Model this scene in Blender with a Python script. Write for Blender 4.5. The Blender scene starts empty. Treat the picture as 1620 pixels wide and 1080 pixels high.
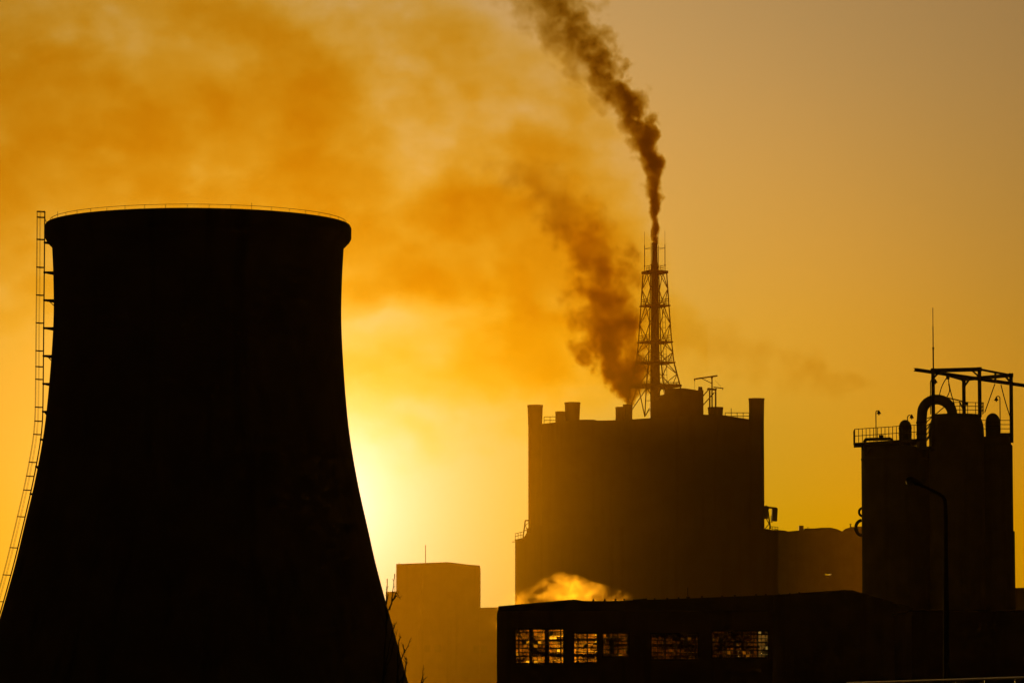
import bpy, math, random
from mathutils import Vector, Matrix

R = math.radians
rng = random.Random(7)
scene = bpy.context.scene
C = scene.collection

# ------------------------------------------------------------------ camera
F_PX = 6800.0                       # focal length in photo pixels (photo is 1620 wide)
PITCH = math.atan(593.0 / F_PX)     # horizon lies 593 px under the picture centre
CAM_Z = 2.0
cam_d = bpy.data.cameras.new("camera")
cam_d.sensor_width = 36.0
cam_d.lens = F_PX / 1620.0 * 36.0
cam_d.clip_start, cam_d.clip_end = 0.5, 20000.0
cam = bpy.data.objects.new("camera", cam_d)
cam.location = (0, 0, CAM_Z)
cam.rotation_euler = (R(90) + PITCH, 0, 0)
C.objects.link(cam)
scene.camera = cam


def P(px, py, D):
    """world point seen at photo pixel (px, py) on the plane y = D"""
    dx, dz = (px - 810.0) / F_PX, -(py - 540.0) / F_PX
    cy, sy = math.cos(PITCH), math.sin(PITCH)
    vy, vz = cy - dz * sy, sy + dz * cy
    return Vector((dx * D / vy, D, CAM_Z + vz * D / vy))


def X(px, D):
    return P(px, 800, D).x


def Z(py, D):
    return P(810, py, D).z


# ------------------------------------------------------------------ render / exposure
scene.render.engine = 'CYCLES'
cy = scene.cycles
cy.max_bounces = 5
cy.diffuse_bounces = 2
cy.glossy_bounces = 2
cy.transmission_bounces = 2
cy.transparent_max_bounces = 24
cy.volume_bounces = 1
cy.use_adaptive_sampling = True
cy.adaptive_threshold = 0.012
cy.use_denoising = True
cy.denoiser = 'OPENIMAGEDENOISE'
cy.volume_max_steps = 512
cy.sample_clamp_indirect = 4.0
scene.view_settings.view_transform = 'Standard'
scene.view_settings.look = 'None'
scene.view_settings.gamma = 1.0
scene.view_settings.exposure = 0.0

# ------------------------------------------------------------------ sun and sky
SUN_PX = (485.0, 800.0)             # the sun stands behind the cooling tower
sd = (P(SUN_PX[0], SUN_PX[1], 1000.0) - Vector((0, 0, CAM_Z))).normalized()
SUN_EL = math.asin(sd.z)
SUN_AZ = math.atan2(sd.x, sd.y)     # clockwise from +Y

sun_d = bpy.data.lights.new("sun", 'SUN')
sun_d.energy = 3.0
sun_d.angle = R(6.0)              # veiled by the smoke: a soft-edged sun
sun_d.color = (1.0, 0.47, 0.07)
sun = bpy.data.objects.new("sun", sun_d)
sun.rotation_euler = sd.to_track_quat('Z', 'Y').to_euler()
C.objects.link(sun)


class NT:
    """small helper for node trees"""
    def __init__(self, tree):
        self.t = tree

    def n(self, kind, **kw):
        nd = self.t.nodes.new(kind)
        for k, v in kw.items():
            setattr(nd, k, v)
        return nd

    def put(self, sock, v):
        if hasattr(v, 'is_linked'):
            self.t.links.new(v, sock)
        elif v is not None:
            sock.default_value = v

    def m(self, op, a, b=None, c=None, clamp=False):
        nd = self.n('ShaderNodeMath', operation=op, use_clamp=clamp)
        for s, v in zip(nd.inputs, (a, b, c)):
            self.put(s, v)
        return nd.outputs[0]

    def v(self, op, a, b=None):
        nd = self.n('ShaderNodeVectorMath', operation=op)
        self.put(nd.inputs[0], a)
        if b is not None:
            self.put(nd.inputs[3 if op == 'SCALE' else 1], b)
        return nd.outputs['Value' if op in ('DOT_PRODUCT', 'LENGTH') else 'Vector']

    def mix(self, fac, a, b, blend='MIX'):
        nd = self.n('ShaderNodeMix', data_type='RGBA', blend_type=blend)
        self.put(nd.inputs[0], fac)
        self.put(nd.inputs[6], a)
        self.put(nd.inputs[7], b)
        return nd.outputs[2]

    def smooth(self, x, a, b):
        nd = self.n('ShaderNodeMapRange', interpolation_type='SMOOTHSTEP')
        self.put(nd.inputs[0], x)
        nd.inputs[1].default_value, nd.inputs[2].default_value = a, b
        return nd.outputs[0]

    def noise(self, vec, scale, detail=4.0, rough=0.55, dist=0.0):
        nd = self.n('ShaderNodeTexNoise', noise_dimensions='3D')
        self.put(nd.inputs['Vector'], vec)
        nd.inputs['Scale'].default_value = scale
        nd.inputs['Detail'].default_value = detail
        nd.inputs['Roughness'].default_value = rough
        nd.inputs['Distortion'].default_value = dist
        return nd


world = bpy.data.worlds.new("World")
scene.world = world
world.use_nodes = True
world.node_tree.nodes.clear()
w = NT(world.node_tree)
wout = w.n('ShaderNodeOutputWorld')
sky = w.n('ShaderNodeTexSky', sky_type='NISHITA')
sky.sun_disc = False
sky.sun_elevation = SUN_EL
sky.sun_rotation = SUN_AZ
sky.air_density = 2.0
sky.dust_density = 6.0
sky.ozone_density = 1.0
tint = w.mix(1.0, sky.outputs[0], (1.0, 0.55, 0.12, 1), 'MULTIPLY')   # the photo's warm white balance
bg1 = w.n('ShaderNodeBackground')
w.put(bg1.inputs[0], tint)
bg1.inputs[1].default_value = 0.006
# dusty evening sky: bright round the hidden sun, amber at the horizon, greyer with height
dirn = w.v('NORMALIZE', w.n('ShaderNodeTexCoord').outputs['Generated'])
cosang = w.v('DOT_PRODUCT', dirn, tuple(sd))
ang = w.m('MULTIPLY', w.m('ARCCOSINE', w.m('MINIMUM', cosang, 0.9999999)), 180 / math.pi)
sep = w.n('ShaderNodeSeparateXYZ')
w.put(sep.inputs[0], dirn)
tone = w.n('ShaderNodeValToRGB')
tone.color_ramp.interpolation = 'LINEAR'
_e = tone.color_ramp.elements
for k, (zc, c3) in enumerate([(.045, (2.30, 1, .0)), (.09, (1.96, 1, .085)), (.122, (1.77, 1, .20)), (.15, (1.60, 1, .315)), (.22, (1.35, 1, .52))]):
    el_ = _e[k] if k < 1 else (_e.new(zc) if k < 4 else _e[-1])
    el_.position = zc
    el_.color = (*c3, 1)
w.put(tone.inputs[0], sep.outputs[2])
fall = w.m('MULTIPLY', w.m('EXPONENT', w.m('MULTIPLY', ang, -1 / 8.2)), 0.76)
glow = w.m('EXPONENT', w.m('MULTIPLY', ang, -1 / 1.0))
col = w.v('SCALE', tone.outputs[0], fall)
col = w.v('ADD', col, w.v('SCALE', (1.5, 1.45, 1.35), glow))
bg2 = w.n('ShaderNodeBackground')
w.put(bg2.inputs[0], col)
bg2.inputs[1].default_value = 1.0
add = w.n('ShaderNodeAddShader')
w.put(add.inputs[0], bg1.outputs[0])
w.put(add.inputs[1], bg2.outputs[0])
w.put(wout.inputs[0], add.outputs[0])
world.cycles.sampling_method = 'MANUAL'
world.cycles.sample_map_resolution = 2048

# ------------------------------------------------------------------ materials


def surf(name, col, col2, scale=1.0, rough=0.8, metal=0.0, streak=0.0, bump=0.3):
    m = bpy.data.materials.new(name)
    m.use_nodes = True
    t = NT(m.node_tree)
    b = m.node_tree.nodes['Principled BSDF']
    co = t.n('ShaderNodeTexCoord').outputs['Object']
    n1 = t.noise(co, scale, 6, 0.6)
    fac = t.smooth(n1.outputs[0], 0.3, 0.72)
    c = t.mix(fac, (*col, 1), (*col2, 1))
    if streak:
        mp = t.n('ShaderNodeMapping')
        t.put(mp.inputs[0], co)
        mp.inputs['Scale'].default_value = (1.3, 1.3, 0.05)
        n2 = t.noise(mp.outputs[0], scale * 2.0, 4, 0.6)
        c = t.mix(t.m('MULTIPLY', t.smooth(n2.outputs[0], 0.5, 0.75), streak), c,
                  tuple(0.35 * k for k in col) + (1,))
    t.put(b.inputs['Base Color'], c)
    b.inputs['Roughness'].default_value = rough
    b.inputs['Metallic'].default_value = metal
    b.inputs['Specular IOR Level'].default_value = 0.25 if metal > .5 else 0.06
    n3 = t.noise(co, scale * 8, 4, 0.6)
    bp = t.n('ShaderNodeBump')
    bp.inputs['Strength'].default_value = bump
    bp.inputs['Distance'].default_value = 0.02
    t.put(bp.inputs['Height'], n3.outputs[0])
    t.put(b.inputs['Normal'], bp.outputs[0])
    return m


M_CONC = surf('weathered_concrete', (0.20, 0.18, 0.16), (0.28, 0.26, 0.23), 0.15, 0.9, 0, 0.6)
M_CONC2 = surf('sooty_concrete', (0.20, 0.18, 0.15), (0.26, 0.23, 0.20), 0.25, 0.9, 0, 0.5)
M_BRICK = surf('plaster_wall', (0.22, 0.17, 0.14), (0.30, 0.24, 0.20), 0.3, 0.9, 0, 0.5)
M_STEEL = surf('painted_steel', (0.07, 0.065, 0.06), (0.11, 0.10, 0.09), 1.5, 0.95, 0.0, 0, 0.1)
M_GALV = surf('galvanised_steel', (0.30, 0.29, 0.28), (0.40, 0.39, 0.37), 2.0, 0.45, 0.8, 0, 0.1)
M_SHEET = surf('corrugated_sheet', (0.16, 0.15, 0.14), (0.24, 0.22, 0.20), 0.4, 0.7, 0.2, 0.4)
M_ROOF = surf('roofing_felt', (0.05, 0.05, 0.05), (0.08, 0.075, 0.07), 0.6, 0.95)
M_BARK = surf('bark', (0.06, 0.05, 0.04), (0.11, 0.09, 0.07), 6.0, 0.9)
M_DIRT = surf('yard_gravel', (0.10, 0.085, 0.07), (0.16, 0.14, 0.11), 0.05, 0.95)
M_ASPH = surf('asphalt', (0.045, 0.045, 0.045), (0.065, 0.062, 0.06), 0.5, 0.85)

M_GLASS = bpy.data.materials.new('dusty_glass')
M_GLASS.use_nodes = True
_t = NT(M_GLASS.node_tree)
_t.t.nodes.clear()
_o = _t.n('ShaderNodeOutputMaterial')
_tr = _t.n('ShaderNodeBsdfTransparent')
_tr.inputs[0].default_value = (0.74, 0.62, 0.50, 1)
_df = _t.n('ShaderNodeBsdfPrincipled')
_df.inputs['Base Color'].default_value = (0.12, 0.11, 0.10, 1)
_df.inputs['Roughness'].default_value = 0.25
_mx = _t.n('ShaderNodeMixShader')
_ns = _t.noise(_t.n('ShaderNodeTexCoord').outputs['Object'], 0.9, 5, 0.65)
_t.put(_mx.inputs[0], _t.m('MULTIPLY', _t.smooth(_ns.outputs[0], 0.36, 0.66), 0.75))
_t.put(_mx.inputs[1], _tr.outputs[0])
_t.put(_mx.inputs[2], _df.outputs[0])
_t.put(_o.inputs[0], _mx.outputs[0])

# ------------------------------------------------------------------ mesh helpers


class MB:
    def __init__(self):
        self.v, self.f = [], []

    def add(self, vs, fs):
        o = len(self.v)
        self.v += [Vector(p) for p in vs]
        self.f += [tuple(i + o for i in q) for q in fs]
        return self

    def box(self, lo, hi):
        x0, y0, z0 = lo
        x1, y1, z1 = hi
        return self.add([(x0, y0, z0), (x1, y0, z0), (x1, y1, z0), (x0, y1, z0),
                         (x0, y0, z1), (x1, y0, z1), (x1, y1, z1), (x0, y1, z1)],
                        [(3, 2, 1, 0), (4, 5, 6, 7), (0, 1, 5, 4), (1, 2, 6, 5), (2, 3, 7, 6), (3, 0, 4, 7)])

    def bar(self, a, b, wd, hd=None, up=(0, 0, 1)):
        """rectangular bar from a to b"""
        a, b = Vector(a), Vector(b)
        hd = wd if hd is None else hd
        d = (b - a).normalized()
        up = Vector(up)
        if abs(d.dot(up)) > 0.98:
            up = Vector((1, 0, 0))
        s = d.cross(up).normalized() * wd / 2
        u = s.cross(d).normalized() * hd / 2
        vs = [a - s - u, a + s - u, a + s + u, a - s + u, b - s - u, b + s - u, b + s + u, b - s + u]
        return self.add(vs, [(0, 1, 2, 3), (7, 6, 5, 4), (4, 5, 1, 0), (5, 6, 2, 1), (6, 7, 3, 2), (7, 4, 0, 3)])

    def tube(self, pts, r, n=8, caps=True):
        pts = [Vector(p) for p in pts]
        rs = r if isinstance(r, (list, tuple)) else [r] * len(pts)
        rings, fs = [], []
        ref = None
        for i, p in enumerate(pts):
            d = (pts[min(i + 1, len(pts) - 1)] - pts[max(i - 1, 0)]).normalized()
            if ref is None:
                ref = Vector((0, 1, 0)) if abs(d.y) < 0.9 else Vector((1, 0, 0))
            s = (ref - d * ref.dot(d)).normalized()
            ref = s
            u = d.cross(s)
            rings += [p + (s * math.cos(2 * math.pi * k / n) + u * math.sin(2 * math.pi * k / n)) * rs[i]
                      for k in range(n)]
        for i in range(len(pts) - 1):
            for k in range(n):
                a, b = i * n + k, i * n + (k + 1) % n
                fs.append((a, b, b + n, a + n))
        if caps:
            fs.append(tuple(reversed(range(n))))
            fs.append(tuple((len(pts) - 1) * n + k for k in range(n)))
        return self.add(rings, fs)

    def lathe(self, c, prof, n=32, caps=True, close=False):
        """prof: list of (radius, z) from the bottom up; close joins the last ring to the first"""
        cx, cy_ = c[0], c[1]
        vs, fs = [], []
        for (r, z) in prof:
            vs += [(cx + r * math.cos(2 * math.pi * k / n), cy_ + r * math.sin(2 * math.pi * k / n), z)
                   for k in range(n)]
        m = len(prof)
        for i in range(m if close else m - 1):
            j = (i + 1) % m
            for k in range(n):
                k2 = (k + 1) % n
                fs.append((i * n + k, i * n + k2, j * n + k2, j * n + k))
        if caps and not close:
            fs.append(tuple(reversed(range(n))))
            fs.append(tuple((m - 1) * n + k for k in range(n)))
        return self.add(vs, fs)

    def prism(self, poly, y0, y1):
        """poly: (x, z) outline, counter-clockwise seen from -y, extruded from y0 to y1"""
        n = len(poly)
        vs = [(x, y0, z) for x, z in poly] + [(x, y1, z) for x, z in poly]
        fs = [tuple(range(n)), tuple(reversed(range(n, 2 * n)))]
        for k in range(n):
            fs.append((k, k + n, (k + 1) % n + n, (k + 1) % n))
        return self.add(vs, fs)

    def build(self, name, mat, parent=None, base=None, smooth=False):
        me = bpy.data.meshes.new(name)
        o = Vector(world_loc(parent)) if parent is not None else Vector(base if base is not None else (0, 0, 0))
        me.from_pydata([tuple(p - o) for p in self.v], [], self.f)
        me.validate()
        if mat:
            me.materials.append(mat)
        ob = bpy.data.objects.new(name, me)
        C.objects.link(ob)
        if parent is not None:
            ob.parent = parent
        else:
            ob.location = o
        if smooth:
            for p in me.polygons:
                p.use_smooth = True
            me.set_sharp_from_angle(angle=R(38))
        return ob


def world_loc(o):
    v = Vector((0, 0, 0))
    while o is not None:
        v += o.location
        o = o.parent
    return v


def tag(o, label=None, cat=None, group=None, kind=None):
    if label:
        o['label'] = label
    if cat:
        o['category'] = cat
    if group:
        o['group'] = group
    if kind:
        o['kind'] = kind
    return o


def thing(name, label, cat, loc, group=None):
    o = bpy.data.objects.new(name, None)
    o.empty_display_size = 0.5
    o.location = loc
    C.objects.link(o)
    return tag(o, label, cat, group)


def copy_tree(o, parent=None):
    c = o.copy()
    C.objects.link(c)
    if parent is not None:
        c.parent = parent
    for ch in list(o.children):
        copy_tree(ch, c)
    return c


def rail(mb, pts, h=1.1, step=1.5, th=0.06, mids=1):
    """guard rail along a polyline of floor points"""
    pts = [Vector(p) for p in pts]
    for a, b in zip(pts[:-1], pts[1:]):
        L = (b - a).length
        k = max(1, round(L / step))
        for i in range(k + 1):
            q = a.lerp(b, i / k)
            mb.bar(q, q + Vector((0, 0, h)), th)
        for j in range(mids + 1):
            z = Vector((0, 0, h * (j + 1) / (mids + 1)))
            mb.bar(a + z, b + z, th)


# ------------------------------------------------------------------ ground
g = MB()
g.add([(-4000, -200, 0), (4000, -200, 0), (4000, 9000, 0), (-4000, 9000, 0)], [(0, 1, 2, 3)])
tag(g.build('ground', M_DIRT), kind='structure')
e = MB()
e.add([(2, -40, .004), (5, -40, 1.5), (40, -40, 1.5), (44, -40, .004),
       (2, 130, .004), (5, 130, 1.5), (40, 130, 1.5), (44, 130, .004)],
      [(4, 5, 1, 0), (5, 6, 2, 1), (6, 7, 3, 2), (0, 1, 2, 3), (7, 6, 5, 4)])
tag(e.build('terrain', M_DIRT), kind='structure')
r_ = MB()
r_.add([(14, -40, 1.504), (22, -40, 1.504), (22, 130, 1.504), (14, 130, 1.504)], [(0, 1, 2, 3)])
tag(r_.build('road', M_ASPH), kind='structure')

# ------------------------------------------------------------------ cooling tower
TD = 402.0
tc = Vector((X(311, TD), TD, 0))
sil = [(1080, 336), (1037, 324), (986, 310), (951, 300), (891, 284), (834, 271), (770, 256.5), (700, 243.8),
       (640, 236.6), (560, 230.5), (500, 228.0), (440, 229.0), (390, 231.6)]
prof = []
for (py, hw) in [(1167, 362), (1120, 348)] + sil:
    a = hw / F_PX
    prof.append((TD * a / math.sqrt(1 + a * a), max(0.0, Z(py, TD))))
prof = [(prof[0][0] + .05, 0.0)] + prof[1:]
ztop = Z(357, TD)
rtop = TD * 243.5 / F_PX
ztl = Z(381, TD)
ct = thing('cooling_tower', 'huge black concrete cooling tower narrowing to a lipped rim, beside a caged ladder', 'cooling tower', tc)


def shell_r(z):
    for (r0, z0), (r1, z1) in zip(prof[:-1], prof[1:]):
        if z0 <= z <= z1:
            return r0 + (r1 - r0) * (z - z0) / max(1e-6, z1 - z0)
    return prof[-1][0]


# smooth the outline with a finer sampling (Catmull-Rom in z)
def smooth_prof(p, k=5):
    out = []
    for i in range(len(p) - 1):
        p0, p1, p2, p3 = p[max(i - 1, 0)], p[i], p[i + 1], p[min(i + 2, len(p) - 1)]
        for j in range(k):
            t = j / k
            out.append(tuple(0.5 * ((2 * p1[q]) + (-p0[q] + p2[q]) * t + (2 * p0[q] - 5 * p1[q] + 4 * p2[q] - p3[q]) * t * t
                                    + (-p0[q] + 3 * p1[q] - 3 * p2[q] + p3[q]) * t ** 3) for q in (0, 1)))
    out.append(p[-1])
    return out


fine = smooth_prof(prof)
zu = Z(391, TD)
shell = MB()
outer = fine + [(fine[-1][0], ztl - .02)]
inner = [(r - 0.45, z) for (r, z) in reversed(outer)]
shell.lathe(tc, outer + inner, 160, caps=False, close=True)
shell.build('shell', M_CONC, ct, smooth=True)
rim = MB()
ri = outer[-1][0]
rim.lathe(tc, [(ri + .02, zu), (rtop - .15, zu + .55), (rtop, zu + .85), (rtop, ztop - .25), (rtop - .12, ztop), (ri - 0.9, ztop), (ri - 0.9, zu + .6), (ri - .6, zu)], 160,
          caps=False, close=True)
rim.build('rim', M_CONC, ct, smooth=True)
hr = MB()
NP = 44
rr = rtop - 0.5
for k in range(NP):
    a0, a1 = 2 * math.pi * k / NP, 2 * math.pi * (k + 1) / NP
    p0 = tc + Vector((rr * math.cos(a0), rr * math.sin(a0), ztop - .02))
    p1 = tc + Vector((rr * math.cos(a1), rr * math.sin(a1), ztop - .02))
    hh = 0.42 + (0.25 if k % 11 == 3 else 0)
    hr.bar(p0, p0 + Vector((0, 0, hh)), 0.035)
    hr.bar(p0 + Vector((0, 0, .40)), p1 + Vector((0, 0, .40)), 0.035)
hr.build('guard_rail', M_STEEL, ct)

# caged ladder on the tower's flank
lad = MB()
lx0 = X(66.5, TD)
ZL = [Z(py, TD) for py in range(334, 1150, 12)]
path = []
for z in ZL:
    gap_x = tc.x - shell_r(z) - 0.25
    px_x = min(lx0, gap_x)
    path.append(Vector((px_x, TD, z)))
# ease the bend where the ladder starts to follow the shell
for _ in range(6):
    path = [path[0]] + [(path[i - 1] + path[i] * 2 + path[i + 1]) / 4 for i in range(1, len(path) - 1)] + [path[-1]]
for s in (-0.22, 0.22):
    for a, b in zip(path[:-1], path[1:]):
        lad.bar(a + Vector((0, s, 0)), b + Vector((0, s, 0)), 0.06)


def on_path(z):
    for a, b in zip(path[:-1], path[1:]):
        if b.z <= z <= a.z:
            return a.lerp(b, (a.z - z) / (a.z - b.z))
    return path[-1]


z = path[0].z - 0.1
while z > path[-1].z + .3:
    q = on_path(z)
    lad.bar(q + Vector((0, -.22, 0)), q + Vector((0, .22, 0)), 0.03)
    z -= 0.3
ladder = lad.build('ladder', M_STEEL, ct)
cage = MB()
hoops = [335, 344, 379, 423, 467, 511, 555, 580, 600, 644, 666, 687, 731, 753, 775, 817, 866, 909, 951, 994, 1036, 1078]
CR = 0.40


def hoop_pt(q, an):
    return q + Vector((-.36 + -CR * math.cos(an) * 0.98, CR * math.sin(an), 0.03 * math.cos(an)))


for py in hoops:
    q = on_path(Z(py, TD))
    pts = [q + Vector((0, -.22, 0))] + [hoop_pt(q, an) for an in [R(k) for k in range(-100, 101, 20)]] + [q + Vector((0, .22, 0))]
    for a, b in zip(pts[:-1], pts[1:]):
        cage.bar(a, b, 0.035, 0.07)
for an in (-80, -35, 0, 35, 80):
    q0 = None
    for qz in [path[0].z - .05] + [p.z for p in path[1:-1]]:
        q = hoop_pt(on_path(qz), R(an))
        if q0 is not None:
            cage.bar(q0, q, 0.045, 0.02)
        q0 = q
cage.build('safety_cage', M_STEEL, ladder)
for i, py in enumerate([384, 431, 475, 519, 563, 607, 651, 695, 738, 781]):
    br = MB()
    zz = Z(py, TD)
    q = on_path(zz)
    sx = tc.x - shell_r(zz) + 0.35
    for s in (-.25, .25):
        br.bar(q + Vector((-.05, s, 0)), Vector((sx, TD + s, zz)), 0.10, 0.16)
        br.bar(q + Vector((-.05, s, 0)), Vector((sx, TD + s, zz - .25)), 0.08)
        if i % 2 == 0:
            br.bar(Vector(((q.x + sx) / 2 - .25, TD + s, zz)), Vector((sx, TD + s, zz - .85)), 0.08)
    if abs(q.x - sx) > .3:
        br.box((q.x + .1, TD - .3, zz + .02), (sx, TD + .3, zz + .07))
    br.build('bracket', M_STEEL, ladder)
st = MB()
q = on_path(Z(345, TD))
st.bar(q, Vector((tc.x - rtop + .1, TD, Z(357, TD) + .3)), .05)
st.build('top_bracket', M_STEEL, ladder)
st = MB()
st.bar(q + Vector((0, 0, -1.3)), Vector((tc.x - rtop + .1, TD, q.z - 1.3)), .05)
st.build('top_bracket', M_STEEL, ladder)

# ------------------------------------------------------------------ big plant building
BD = 720.0
mpp = BD / F_PX


def bx(px):
    return X(px, BD)


def bz(py):
    return Z(py, BD)


bl = thing('factory_building', 'massive windowless plant block with round corner flues, wrapped in brown haze', 'factory',
           (bx(1022), BD, 0))
up = MB()
up.prism([(bx(839), 0), (bx(1208), 0), (bx(1208), bz(663)), (bx(1187), bz(662)), (bx(1147), bz(655.5)), (bx(1115), bz(654.5)), (bx(1032), bz(660)),
          (bx(985), bz(663)), (bx(946), bz(664)), (bx(940), bz(662.5)), (bx(920), bz(662.5)), (bx(859), bz(669)), (bx(839), bz(669))], BD + 1.5, BD + 34)
up.build('wall', M_CONC2, bl)
co = MB()
for k in range(9):
    xx = bx(868) + (bx(1178) - bx(868)) * k / 8
    co.box((xx - .3, BD + 1.2, 12), (xx + .3, BD + 1.497, bz(672)))
for py in (700, 760, 812, 817):
    co.box((bx(861), BD + 1.3, bz(py)), (bx(1185), BD + 1.495, bz(py) + .35))
co.build('pilaster_grid', M_CONC2, bl)
lo = MB()
lo.prism([(bx(815), 0), (bx(1231), 0), (bx(1231), bz(840)), (bx(1214), bz(836)), (bx(1208), bz(836)), (bx(839), bz(830)),
          (bx(831), bz(846)), (bx(828), bz(850)), (bx(815), bz(853))], BD + 0.2, BD + 36)
lo.build('lower_block', M_CONC2, bl)


def flue(name, pxl, pxr, pyt, pyb, dy, flare=0.06, cap=True):
    mb = MB()
    cx, r = (bx(pxl) + bx(pxr)) / 2, (bx(pxr) - bx(pxl)) / 2
    zb, zt = bz(pyb), bz(pyt)
    rb = r * (1 - flare * 2)
    zn = max(zb + .01, zt - 4.0)
    prof_ = [(rb, zb), (rb, zn + .005), (r * .985, zt - .35), (r * 1.02, zt - .33), (r * 1.02, zt), (r * .82, zt), (r * .8, zt - 1.2)]
    mb.lathe((cx, BD + dy), prof_, 28)
    return mb.build(name, M_CONC2, bl, smooth=True)


flue('corner_flue', 834.5, 859, 639.5, 1120, 1.6, 0.055)
flue('corner_flue', 1186, 1211, 629, 1120, 1.6, 0.035)
flue('roof_vent', 879.5, 896, 645.5, 668, 8, 0.0)
flue('roof_vent', 894, 919, 633, 666, 5, 0.06)
flue('roof_vent', 975, 990, 641, 666, 4, 0.0)
flue('roof_vent', 988, 1003.5, 633.5, 666, 9, 0.04)
flue('roof_vent', 1123, 1147.5, 640, 660, 6, 0.05)
ph = MB()
ph.prism([(bx(1030.5), bz(664)), (bx(1115.2), bz(664)), (bx(1115.2), bz(613.8)), (bx(1106), bz(614.2)), (bx(1085), bz(611)), (bx(1077), bz(610.8)),
          (bx(1062), bz(611.8)), (bx(1053.5), bz(613)), (bx(1053), bz(621)), (bx(1047), bz(622)), (bx(1043), bz(629.6)), (bx(1030.5), bz(630.5))], BD + 4, BD + 11)
ph.build('penthouse', M_SHEET, bl)
pc = MB()
pc.box((bx(1107.3), BD + 5, bz(613.95)), (bx(1114), BD + 6, bz(608)))
pc.build('penthouse_vent', M_SHEET, bl)
rl = MB()
rail(rl, [(bx(861), BD + 2, bz(669)), (bx(880), BD + 2, bz(669))], 1.2, 1.2, .1)
rl.build('roof_railing', M_STEEL, bl)
rl = MB()
rail(rl, [(bx(1149), BD + 2.2, bz(662)), (bx(1187), BD + 2.2, bz(662))], 1.15, 0.9, .1)
rl.bar((bx(1158.5), BD + 2.2, bz(662)), (bx(1158.5), BD + 2.2, bz(644)), .1)
rl.build('roof_railing', M_STEEL, bl)
lp = MB()
lp.box((bx(814), BD - .5, bz(854.5)), (bx(829), BD + .19, bz(852.6)))
rail(lp, [(bx(815.2), BD - .3, bz(852.7)), (bx(828.5), BD - .3, bz(849.5))], .95, .5, .09)
lp.bar((bx(827.5), BD - .1, bz(850)), (bx(831), BD - .1, bz(823)), .22)
lp.bar((bx(830.5), BD - .1, bz(823)), (bx(838), BD - .1, bz(823)), .22)
lp.bar((bx(830), BD - .1, bz(831)), (bx(839), BD - .1, bz(825)), .1)
lp.bar((bx(831), BD - .1, bz(829)), (bx(834.5), BD - .1, bz(841)), .12)
lp.bar((bx(829), BD - .1, bz(838.6)), (bx(837), BD - .1, bz(838.6)), .12)
lp.box((bx(833), BD - .3, bz(842)), (bx(840), BD + .18, bz(835)))
lp.bar((bx(810), BD - .3, bz(857)), (bx(815), BD - .3, bz(856.5)), .12)
lp.build('side_platform', M_STEEL, bl)
hp = MB()
hp.prism([(bx(1221.5), bz(823)), (bx(1229.5), bz(823.5)), (bx(1230.5), bz(804)), (bx(1228.5), bz(802.3)), (bx(1222), bz(804))], BD + .2, BD + 2.4)
hp.build('hopper', M_SHEET, bl)
pf = MB()
pf.bar((bx(1208), BD + .5, bz(801)), (bx(1229), BD + .5, bz(803.5)), .3)
pf.bar((bx(1211), BD + .5, bz(799)), (bx(1216), BD + .5, bz(801)), .12)
pf.bar((bx(1217), BD + .5, bz(802)), (bx(1210), BD + .5, bz(812)), .25)
pf.bar((bx(1215), BD + .5, bz(806)), (bx(1219), BD + .5, bz(836)), .22)
pf.bar((bx(1210), BD + .5, bz(815)), (bx(1217), BD + .5, bz(828)), .14)
pf.bar((bx(1217), BD + .5, bz(828)), (bx(1210), BD + .5, bz(836)), .14)
pf.bar((bx(1220), BD + .5, bz(815)), (bx(1220), BD + .5, bz(826)), .1)
pf.bar((bx(1220), BD + .5, bz(825)), (bx(1223), BD + .5, bz(825)), .08)
pf.box((bx(1209), BD + .3, bz(820)), (bx(1215), BD + 1.2, bz(803)))
rail(pf, [(bx(1217), BD + .1, bz(839)), (bx(1230.5), BD + .1, bz(840.5))], .75, .45, .09)
pf.build('service_gantry', M_STEEL, bl)

# ------------------------------------------------------------------ lattice stack on the roof
LY = BD + 14
lt = thing('lattice_stack', 'tall steel lattice tower holding a slender smoking flue on the plant roof', 'smokestack', (X(1037, LY), LY, bz(664)))
lcx = X(1037, LY)


def lz(py):
    return Z(py, LY)


lm = LY / F_PX
ROT = R(24)
KW = math.sqrt(2) * math.cos(R(45) - ROT)      # widest silhouette half-width per half side
levels = [(431, 18.5), (484, 22), (541.5, 26), (574, 29.5), (611, 39), (662, 47)]


def corner(i, hw):
    a = R(45) + ROT + i * R(90)
    s = hw * lm / KW * math.sqrt(2)
    return lcx + s * math.cos(a), LY + s * math.sin(a)


for i in range(4):
    mb = MB()
    for (p0, h0), (p1, h1) in zip(levels[:-1], levels[1:]):
        mb.bar((*corner(i, h0), lz(p0)), (*corner(i, h1), lz(p1)), .19)
    mb.build('leg', M_STEEL, lt)
for i in range(4):
    mb = MB()
    for (p0, h0), (p1, h1) in zip(levels[:-1], levels[1:]):
        pm, hm = (p0 + p1) / 2, (h0 + h1) / 2
        A0, B0 = Vector((*corner(i, h0), lz(p0))), Vector((*corner(i + 1, h0), lz(p0)))
        A1, B1 = Vector((*corner(i, h1), lz(p1))), Vector((*corner(i + 1, h1), lz(p1)))
        Am, Bm = (A0 + A1) / 2, (B0 + B1) / 2
        c0, c1 = (A0 + B0) / 2, (A1 + B1) / 2
        if p1 < 650:
            for a, b in ((c0, Am), (c0, Bm), (c1, Am), (c1, Bm)):
                mb.bar(a, b, .105)
        else:
            mb.bar(c0, A1, .14)
            mb.bar(c0, B1, .14)
            mb.bar(Am, (c0 + A1) / 2 + Vector((0, 0, 0)), .1)
        mb.bar(A0, B0, .14)
    mb.build('brace', M_STEEL, lt)
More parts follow.
